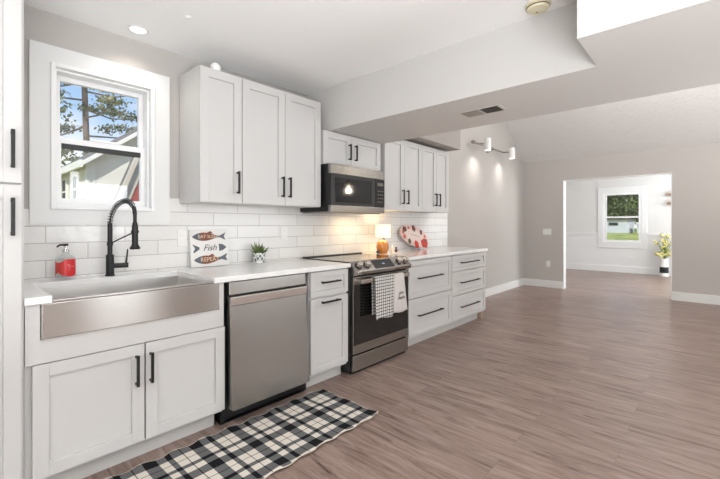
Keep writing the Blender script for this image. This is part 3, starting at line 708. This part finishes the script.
# oval platter leaning on the tiles
pc = Vector((3.965, 0, 1.052)); A_, B_ = .30, .132
t = thing('oval_platter', 'oval pink platter with red and brown leaves around its rim, leaning on the backsplash', 'platter', (3.965, -.08, ZT))
XF_ = Matrix.Translation((4.03, -.062, 1.078)) @ Matrix.Rotation(math.radians(-12), 4, 'X') @ Matrix.Rotation(math.radians(13), 4, 'Y')
def disc(ax_, bx_, y0, y1, nm, m, cx=0, cz=0, n=48, wob=0, rot=0, par=None, sm=False):
    b = MB(); poly = []
    for i in range(n):
        a = 2*PI*i/n; r = 1+wob*math.sin(5*a)
        u, v_ = ax_*r*math.cos(a), bx_*r*math.sin(a)
        poly.append((cx+u*math.cos(rot)-v_*math.sin(rot), cz+u*math.sin(rot)+v_*math.cos(rot)))
    b.prism(poly, y0, y1, 'y'); return b.build(nm, m, par or t, xf=XF_)
disc(A_, B_, -.012, -.002, 'plate', 'platter_pink')
disc(A_*.68, B_*.62, -.0135, -.0121, 'plate_center', 'platter_center')
cols = ['leaf_brown', 'leaf_dark', 'leaf_brown', 'leaf_brown', 'leaf_coral', 'leaf_red', 'leaf_coral', 'leaf_brown', 'leaf_coral']
for i, (a, r_, cl) in enumerate(((150, .036, 'leaf_brown'), (122, .02, 'leaf_coral'), (95, .038, 'leaf_brown'), (55, .03, 'leaf_brown'), (25, .02, 'leaf_coral'), (-32, .066, 'leaf_red'),
                                 (-82, .045, 'leaf_red'), (-118, .03, 'leaf_dark'), (-152, .028, 'leaf_coral'), (178, .02, 'leaf_coral'), (-5, .022, 'leaf_dark'))):
    a = math.radians(a); disc(r_*1.1, r_*.9, -.0150, -.0136 if False else -.0122, 'leaf_motif', cl, A_*.80*math.cos(a), B_*.74*math.sin(a), 24, .09, a+.6)
X = XF_ @ Matrix.Translation((0, -.0142, .012)) @ Matrix.Rotation(PI/2, 4, 'X')
text_mesh('~~~~~~~', .05, .0005, .2).build('script_line', 'letter_grey', t, xf=X)

# outlets and switches
def outlet_y(name, label, x, z, wd=.07, hg=.115, cat='outlet', y=-.008, slots=True):
    t = thing(name, label, cat, (x, y, z))
    MB().box(x-wd/2, y-.006, z-hg/2, x+wd/2, y, z+hg/2).build('cover_plate', 'plate_plastic', t, bevel=.002)
    for dz in (-.024, .024): MB().box(x-.016, y-.008, z+dz-.014, x+.016, y-.0061, z+dz+.014).build('socket', 'cream_plastic', t, bevel=.002)
outlet_y('wall_outlet', 'white outlet plate on the tiles, left of the fish sign', 1.19, 1.13)
outlet_y('wall_outlet', 'white outlet plate on the tiles, above and right of the succulent', 2.08, 1.15)
outlet_y('wall_outlet', 'white outlet plate on the tiles between the lamp and the oval platter', 3.62, 1.17)
def outlet_x(name, label, x, y, z, wd, hg, n, cat):
    t = thing(name, label, cat, (x, y, z))
    MB().box(x-.006, y-wd/2, z-hg/2, x, y+wd/2, z+hg/2).build('cover_plate', 'trim_white', t, bevel=.002)
    for i in range(n):
        yy = y + (i-(n-1)/2)*.046
        if cat == 'switch': MB().box(x-.010, yy-.015, z-.03, x-.0061, yy+.015, z+.03).build('rocker', 'cream_plastic', t, bevel=.002)
        else:
            for dz in (-.022, .022): MB().box(x-.008, yy-.016, z+dz-.014, x-.0061, yy+.016, z+dz+.014).build('socket', 'cream_plastic', t, bevel=.002)
outlet_x('light_switch', 'white triple light switch plate on the greige wall left of the doorway', XF, -.455, 1.085, .155, .115, 3, 'switch')
outlet_x('wall_outlet', 'white outlet plate low on the greige wall left of the doorway', XF, -.475, .46, .075, .115, 1, 'outlet')
outlet_x('wall_outlet', 'white outlet plate on the white panelling below the far window', XB-.008, -1.33, .355, .08, .115, 1, 'outlet')

# ================================================================ RUG
RX_0, RX_1, RY0, RY1 = .36, 1.925, -.672, -1.215
b = MB(); NX, NY = 120, 40; G = []
for i in range(NX+1):
    row = []
    for j in range(NY+1):
        u, v_ = i/NX, j/NY
        x = RX_0+(RX_1-RX_0)*u + .008*math.sin(v_*14)*(1 if u > .97 else 0); y = RY0+(RY1-RY0)*v_
        edge = max(0, 1-min(v_, 1-v_)/.08)
        y += edge*.008*math.sin(u*62)*(1 if v_ < .5 else -1) + .004*math.sin(u*17+v_*2)
        z = .006 + .0022*math.sin(u*40+v_*3)*math.sin(v_*11) + edge*.0035*(1+math.sin(u*62+1))
        row.append(b.b.verts.new((x, y, z)))
    G.append(row)
for i in range(NX):
    for j in range(NY): b.b.faces.new((G[i][j], G[i+1][j], G[i+1][j+1], G[i][j+1]))
t = thing('runner_rug', 'black and cream plaid cotton runner rug on the floor before sink and dishwasher', 'rug', (1.14, -.94, 0))
o = b.build('cloth', 'rug_plaid', t, smooth=True); so = o.modifiers.new('s', 'SOLIDIFY'); so.thickness = .004; so.offset = -1
b = MB()
for side_y in (RY0, RY1):
    pts = []
    for i in range(160):
        u = i/159; x = RX_0+(RX_1-RX_0)*u; sgn = 1 if side_y == RY0 else -1
        pts.append((x, side_y + sgn*.008*math.sin(u*62) + .004*math.sin(u*17+(0 if sgn > 0 else 2)), .0085 + .0035*(1+math.sin(u*62+1))))
    b.tube(pts, .0025, 5)
b.build('hem', 'rug_cream', t, smooth=True)
b = MB()
for i in range(46):
    y = RY0+(RY1-RY0)*(i+.5)/46; b.tube([(RX_1-.004, y, .006), (RX_1+.012, y+random.uniform(-.004, .004), .003)], [.002, .0012], 4)
b.build('fringe', 'rug_cream', t)

# ================================================================ CEILING FIXTURES
def downlight(label, x, y, r, power, z=ZC):
    t = thing('recessed_light', label, 'ceiling light', (x, y, z))
    b = MB(); n_ = 32; rr_ = []
    for rad, zz in ((r, -.001), (r, -.006), (r*.8, -.008), (r*.78, -.001)): rr_.append([b.b.verts.new((x+rad*math.cos(2*PI*k/n_), y+rad*math.sin(2*PI*k/n_), z+zz)) for k in range(n_)])
    for A, B in zip(rr_, rr_[1:]+rr_[:1]):
        for k in range(n_): b.b.faces.new((A[k], B[k], B[(k+1) % n_], A[(k+1) % n_]))
    b.build('trim_ring', 'trim_white', t, smooth=True)
    MB().lathe((x, y, z-.006), [(0, 0), (r*.78, 0), (r*.78, .005), (0, .005)], 28).build('diffuser', 'downlight_glow', t)
    if power: lamp('downlight', 'SPOT', (x, y, z-.02), power, (1, .93, .82), (0, 0, 0), .05, spot_size=math.radians(130), spot_blend=.8)
    return t
downlight('round white recessed ceiling light above the sink and window', .852, -.17, .058, 6)
t = thing('ceiling_cap', 'tiny round white cap on the ceiling, between recessed light and smoke detector', 'ceiling cap', (.998, -.536, ZC))
MB().lathe((.998, -.536, ZC-.008), [(0, 0), (.014, .001), (.02, .005), (.022, .008), (0, .008)], 20).build('cap', 'downlight_glow' if False else 'spot_white', t, smooth=True)
# more of the kitchen's recessed lights, behind the camera
lamp('downlight', 'SPOT', (-.9, -3.6, ZC-.02), 25, (1, .93, .82), (0, 0, 0), .06, spot_size=math.radians(150), spot_blend=.8)
lamp('downlight', 'SPOT', (.9, -4.6, ZC-.02), 25, (1, .93, .82), (0, 0, 0), .06, spot_size=math.radians(150), spot_blend=.8)

dx, dy = 2.235, -2.10
t = thing('smoke_detector', 'round yellowed smoke detector on the ceiling near the beam corner', 'smoke detector', (dx, dy, ZC))
MB().lathe((dx, dy, ZC-.012), [(0, 0), (.062, 0), (.066, .003), (.066, .012), (0, .012)], 32).build('base', 'yellowed_plastic', t, smooth=True)
MB().lathe((dx, dy, ZC-.036), [(0, 0), (.03, .001), (.052, .006), (.058, .014), (.058, .0235), (0, .0235)], 32).build('cover', 'yellowed_plastic', t, smooth=True)
b = MB(); band(b, dx, dy, .0582, ZC-.021, ZC-.015, 0, 2*PI, 32, .0006); b.build('sensor_slot', 'vent_dark', t)
MB().lathe((dx+.01, dy+.01, ZC-.0375), [(0, 0), (.005, 0), (.005, .0015), (0, .0015)], 12).build('test_button', 'vent_dark', t)

# air vent in the beam's underside
t = thing('air_vent', 'rectangular metal air vent grille in the underside of the ceiling beam', 'air vent', (2.72, -1.55, 2.06))
vx0, vx1, vy0, vy1 = 2.615, 2.80, -1.72, -1.40
b = MB(); fw = .022
b.box(vx0, vy0, 2.055, vx1, vy0+fw, 2.0597).box(vx0, vy1-fw, 2.055, vx1, vy1, 2.0597).box(vx0, vy0+fw, 2.055, vx0+fw, vy1-fw, 2.0597).box(vx1-fw, vy0+fw, 2.055, vx1, vy1-fw, 2.0597)
b.box(vx0+fw, (vy0+vy1)/2-.005, 2.055, vx1-fw, (vy0+vy1)/2+.005, 2.0597)
b.build('vent_frame', 'vent_metal', t)
MB().box(vx0+fw, vy0+fw, 2.0585, vx1-fw, vy1-fw, 2.0597).build('backing', 'dark_slot', t)
for sgn, ya, yb in ((-1, vy0+fw, (vy0+vy1)/2-.005), (1, (vy0+vy1)/2+.005, vy1-fw)):
    nsl = 11
    for i in range(nsl):
        y = ya+(yb-ya)*(i+.5)/nsl
        wl = 1 if sgn > 0 else .62
        MB().prism([(y-.004*sgn*wl, 2.0583), (y+.003*sgn*wl, 2.054), (y+.0042*sgn*wl, 2.0545), (y-.0028*sgn*wl, 2.0583)], vx0+fw, vx1-fw, 'x').build('louver', 'louver_metal', t)

# white puck on top of the narrow wall cabinet
t = thing('round_sensor', 'small round white device standing on top of the narrow wall cabinet', 'sensor', (1.30, -.29, 2.279))
MB().tube([(1.30, -.275, 2.305), (1.30, -.29, 2.305), (1.30, -.30, 2.305)], [.034, .034, .026], 28).box(1.28, -.30, 2.2795, 1.32, -.275, 2.285).build('disc', 'spot_white', t, smooth=True)

# wall spot lights
t = thing('track_light', 'wall bar light with two white cylinder spot heads on the vaulted room wall', 'wall light', (6.3, 0, 2.5))
b = MB().tube([(5.60, -.10, 2.50), (6.75, -.10, 2.50)], .014, 10).tube([(6.3, -.10, 2.5), (6.3, 0, 2.5)], .03, 14).tube([(5.56, -.10, 2.5), (5.60, -.1, 2.5)], .028, 12)
b.build('bar', 'nickel', t, smooth=True)
b = MB().tube([(6.3, -.022, 2.5), (6.3, 0, 2.5)], .06, 20); b.build('wall_plate', 'nickel', t, smooth=True)
for hx in (5.80, 6.80):
    MB().tube([(hx-.05, -.10, 2.5), (hx, -.20, 2.5)], .012, 8).build('swivel', 'nickel', t, smooth=True)
    h = MB().tube([(hx, -.235, 2.57), (hx, -.235, 2.565), (hx, -.237, 2.39), (hx, -.237, 2.385)], [.045, .052, .052, .05], 24).build('spot_head', 'spot_white', t, smooth=True)
    MB().tube([(hx, -.237, 2.3845), (hx, -.237, 2.382)], .044, 20).build('lens', 'bulb_glow' if False else 'downlight_glow', h)
    lamp('spot_beam', 'SPOT', (hx, -.237, 2.37), 9, (1, .96, .9), (math.radians(32), 0, 0), .05, spot_size=math.radians(110), spot_blend=1)

# dome lamp added to brighten the vaulted room, unseen above the beam
t = thing('dome_light', 'white glass dome light hanging from the vaulted ceiling, hidden above the beam', 'ceiling light', (5.6, -2.4, 3.5))
MB().lathe((5.6, -2.4, 3.45), [(0, 0), (.1, .02), (.16, .08), (.17, .14), (0, .15)]).build('glass_dome', 'downlight_glow', t, smooth=True)
MB().tube([(5.6, -2.4, 3.6), (5.6, -2.4, 4.13)], .012, 8).build('rod', 'nickel', t)
lamp('dome_light_glow', 'POINT', (5.6, -2.4, 3.3), 44, (1, .97, .93), size=.15)
# pendant standing in for the ceiling fan light mirrored in the microwave door
t = thing('pendant_lamp', 'metal pendant lamp with a warm bulb hanging in the vaulted room', 'lamp', (6.2, -4.0, 2.07))
MB().tube([(6.2, -4, 2.2), (6.2, -4, 3.7)], .008, 6).build('cord', 'black_plastic', t)
MB().lathe((6.2, -4, 2.11), [(.13, 0), (.12, .02), (.04, .09), (.03, .1), (0, .1)]).build('shade', 'nickel', t, smooth=True)
MB().blob((6.2, -4, 2.07), .032, 3).build('bulb', 'bulb_glow', t, smooth=True)
lamp('pendant_light', 'POINT', (6.2, -4, 1.98), 12, (1, .86, .66), size=.06)

# ================================================================ FAR ROOM THINGS
vx, vy = 11.62, -2.01
t = thing('flower_vase', 'white floor vase of yellow flowers by the doorway edge in the far room', 'vase', (vx, vy, 0))
MB().lathe((vx, vy, .0005), [(0, 0), (.085, 0), (.085, .05), (.08, .06), (.08, .42), (.074, .42), (.074, .4), (0, .4)]).build('vase', 'cream_plastic', t, smooth=True)
MB().lathe((vx, vy, .08), [(0, 0), (.087, 0), (.087, .14), (0, .14)]).build('dark_band', 'black_plastic', t, smooth=True)
b = MB(); f = MB()
for i in range(34):
    a = random.uniform(0, 2*PI); sp_ = random.uniform(.03, .30); h_ = random.uniform(.55, 1.02) - sp_*.3
    p0 = Vector((vx, vy, .4)); p2 = Vector((vx+math.cos(a)*sp_*.45, vy+math.sin(a)*sp_, h_)); p1 = p0.lerp(p2, .5)+Vector((0, 0, .08))
    b.tube([p0, p1, p2], .005, 4)
    for q in range(4): f.blob(p2+Vector((random.uniform(-.03, .03), random.uniform(-.03, .03), random.uniform(-.07, .02))), random.uniform(.015, .03), 1, .2)
b.build('stems', 'flower_stem', t); f.build('blossoms', 'flower_yellow', t)
for k, z in enumerate((1.725, 1.935)):
    t = MB().box(XB-.14, -2.45, z-.03, XB, -2.06, z+.03)
    tag(t.build('wall_shelf', 'shelf_brown', bevel=.003), ('upper' if k else 'lower') + ' short brown wall shelf beyond the right edge of the doorway', 'shelf')

# ================================================================ OUTSIDE
struct(MB().box(-60, .9, -.45, 12.2, 90, -.4).box(12.2, -60, -.45, 160, 90, -.03), 'ground', 'grass')
def clump(b, c, r, n, sc=(1, 1, .6), leaf=.12):
    for _ in range(n):
        d = Vector((random.gauss(0, .45), random.gauss(0, .45), random.gauss(0, .45)))
        p = Vector(c)+Vector((d.x*r*sc[0], d.y*r*sc[1], d.z*r*sc[2]))
        q = Vector((random.uniform(-1, 1), random.uniform(-1, 1), random.uniform(-1, 1))).normalized(); e1 = q.orthogonal().normalized(); e2 = q.cross(e1)
        k = leaf*random.uniform(.5, 1.3)
        b.b.faces.new([b.b.verts.new(p+v_) for v_ in (e1*k, e2*k*.5, -e1*k, -e2*k*.5)])
# tall pine seen by the kitchen window
tx, ty = 4.74, 19.0
t = thing('pine_tree', 'tall pine with layered branches against the sky, outside the kitchen window', 'tree', (tx, ty, -.4))
br_ = MB().tube([(tx, ty, -.4), (tx+.1, ty, 5), (tx-.05, ty, 10), (tx+.1, ty, 15), (tx, ty, 18)], [.15, .13, .105, .08, .03], 10)
fo = MB(); random.seed(11)
for i in range(30):
    z = 5.4 + i*.42; a = i*2.4+random.uniform(-.4, .4); Ln = random.uniform(2.0, 3.6)*(1 if z < 12 else .7)
    e = Vector((tx+math.cos(a)*Ln, ty+math.sin(a)*Ln, z+random.uniform(-.2, .7))); s0 = Vector((tx, ty, z))
    md = s0.lerp(e, .5)+Vector((0, 0, -.2)); br_.tube([s0, md, e], [.05, .035, .012], 5)
    for q in range(8):
        c = s0.lerp(e, .35+.65*q/6) + Vector((random.uniform(-.3, .3), random.uniform(-.3, .3), random.uniform(0, .3)))
        clump(fo, c, .42, 60, (1.3, 1.3, .4), .09)
br_.build('trunk', 'bark', t, smooth=True); fo.build('foliage', 'pine_needles', t)
tx, ty = 2.5, 17.4
t = thing('leafy_tree', 'darker tree at the left edge of the kitchen window view', 'tree', (tx, ty, -.4))
MB().tube([(tx, ty, -.4), (tx, ty, 7)], [.25, .1], 8).build('trunk', 'bark', t)
fo = MB()
for i in range(22): clump(fo, (tx+random.gauss(0, .45), ty+random.gauss(0, .5), 5.0+random.gauss(0, 1.3)), .7, 130, (1, 1, .8), .12)
fo.build('foliage', 'tree_foliage', t)

# neighbour's house: white gable wall facing us, tan side wall with narrow windows
t = thing('neighbour_house', 'beige neighbouring house with gabled roof seen by the kitchen window', 'house', (4.5, 10, -.4))
hx, hy, he = 2.406, 8.0, 2.70
gx, k_ = 7.4, .766; hg = he+(gx-hx)*k_; HX = 2*gx-hx
MB().prism([(hx, -.4), (HX, -.4), (HX, he), (gx, hg), (hx, he)], hy, hy+.2, 'y').build('front_wall', 'siding_white', t)
sw = MB().box(hx, hy+.2, -.4, hx+.2, hy+7, he).build('side_wall', 'siding_tan', t)
for yy in (8.75, 9.95, 11.3):
    fr_ = MB().box(hx-.04, yy, 1.75, hx, yy+.42, 2.45).build('window', 'fascia', sw)
    for zz in (1.79, 2.13): MB().box(hx-.05, yy+.05, zz, hx-.041, yy+.37, zz+.29).build('pane', 'house_window', fr_)
def roofp(o, a, c): return [(hx-.14, he-.14*k_+a), (gx, hg+a), (HX+.4, he-.4*k_+a), (HX+.4, he-.4*k_+c), (gx, hg+c), (hx-.14, he-.14*k_+c)]
MB().prism(roofp(0, .02, .06), hy-.25, hy+7.2, 'y').build('roof', 'roof_shingle', t)
MB().prism(roofp(0, -.02, .09), hy-.3, hy-.252, 'y').box(hx-.2, hy-.3, he-.14*k_-.06, hx-.141, hy+7.2, he-.14*k_+.10).build('fascia_board', 'fascia', t)
MB().box(hx-.02, hy-.02, -.4, hx+.16, hy-.001, he).build('corner_board', 'fascia', t)
# near porch end with a steep white-edged gable and red siding
t = thing('red_shed', 'red sided shed under a steep white edge board, lower right of the kitchen window view', 'shed', (2.6, 4.1, -.4))
def rl(x, off=0): return 1.543+2.66*(x-1.876-off)
X0_, X1_ = 1.2, 2.9
MB().prism([(X0_, rl(X0_)), (X1_, rl(X1_)), (X1_, rl(X1_, .065)), (X0_, rl(X0_, .065))], 4.0, 4.06, 'y').build('edge_board', 'soffit_beige', t)
MB().prism([(X0_, rl(X0_)), (X1_, rl(X1_)), (X1_, rl(X1_, .03)), (X0_, rl(X0_, .03))], 4.06, 4.2, 'y').build('roof', 'roof_shingle', t)
MB().prism([(X0_, rl(X0_, .03)), (X1_, rl(X1_, .03)), (X1_, rl(X1_, .21)), (X0_, rl(X0_, .21))], 4.08, 4.14, 'y').build('panel_band', 'soffit_beige', t)
MB().prism([(X0_+.21, -.4), (4.4, -.4), (4.4, rl(X1_)), (X1_+.21, rl(X1_)), (X0_+.21, rl(X0_))], 4.10, 4.16, 'y').build('gable_wall', 'red_siding', t)

# beyond the far window: lawn, white building, trees
t = thing('white_building', 'low white outbuilding beyond the lawn, left half of the far window view', 'building', (68, 6.8, 0))
MB().box(66, 5.7, 0, 72, 9.2, 1.8).build('wall', 'trailer_white', t)
MB().box(65.8, 5.5, 1.8, 72.2, 9.4, 2.0).build('roof', 'roof_shingle', t)
MB().box(65.92, 6.9, 1.1, 66, 8.0, 1.5).build('window', 'house_window', t)
t = thing('white_building', 'small pale blue-white shed at the right of the far window view', 'building', (68, 3.4, 0))
MB().box(67, 2.4, 0, 70, 4.8, 1.2).build('wall', 'trailer_white', t); MB().box(66.8, 2.3, 1.2, 70.2, 4.9, 1.55).build('roof', 'fence_white', t)
def tree(x, y, h, r, label):
    t = thing('shade_tree', label, 'tree', (x, y, 0), 'trees beyond the far window')
    MB().tube([(x, y, 0), (x, y, h*.6)], [.4, .2], 8).build('trunk', 'bark', t)
    fo = MB()
    for i in range(60): clump(fo, (x+random.gauss(0, r*.3), y+random.uniform(-.8, .8)*r, random.uniform(.12, 1)*h), r*.3, 170, (1, 1, .8), .32)
    fo.build('foliage', 'tree_foliage', t)
for i, (x, y) in enumerate(((88, -4), (88, 8), (88, 20), (102, 1), (102, 15), (102, 27))):
    tree(x, y, 14, 5, 'dense dark green tree behind the white outbuildings, seen by the far window')
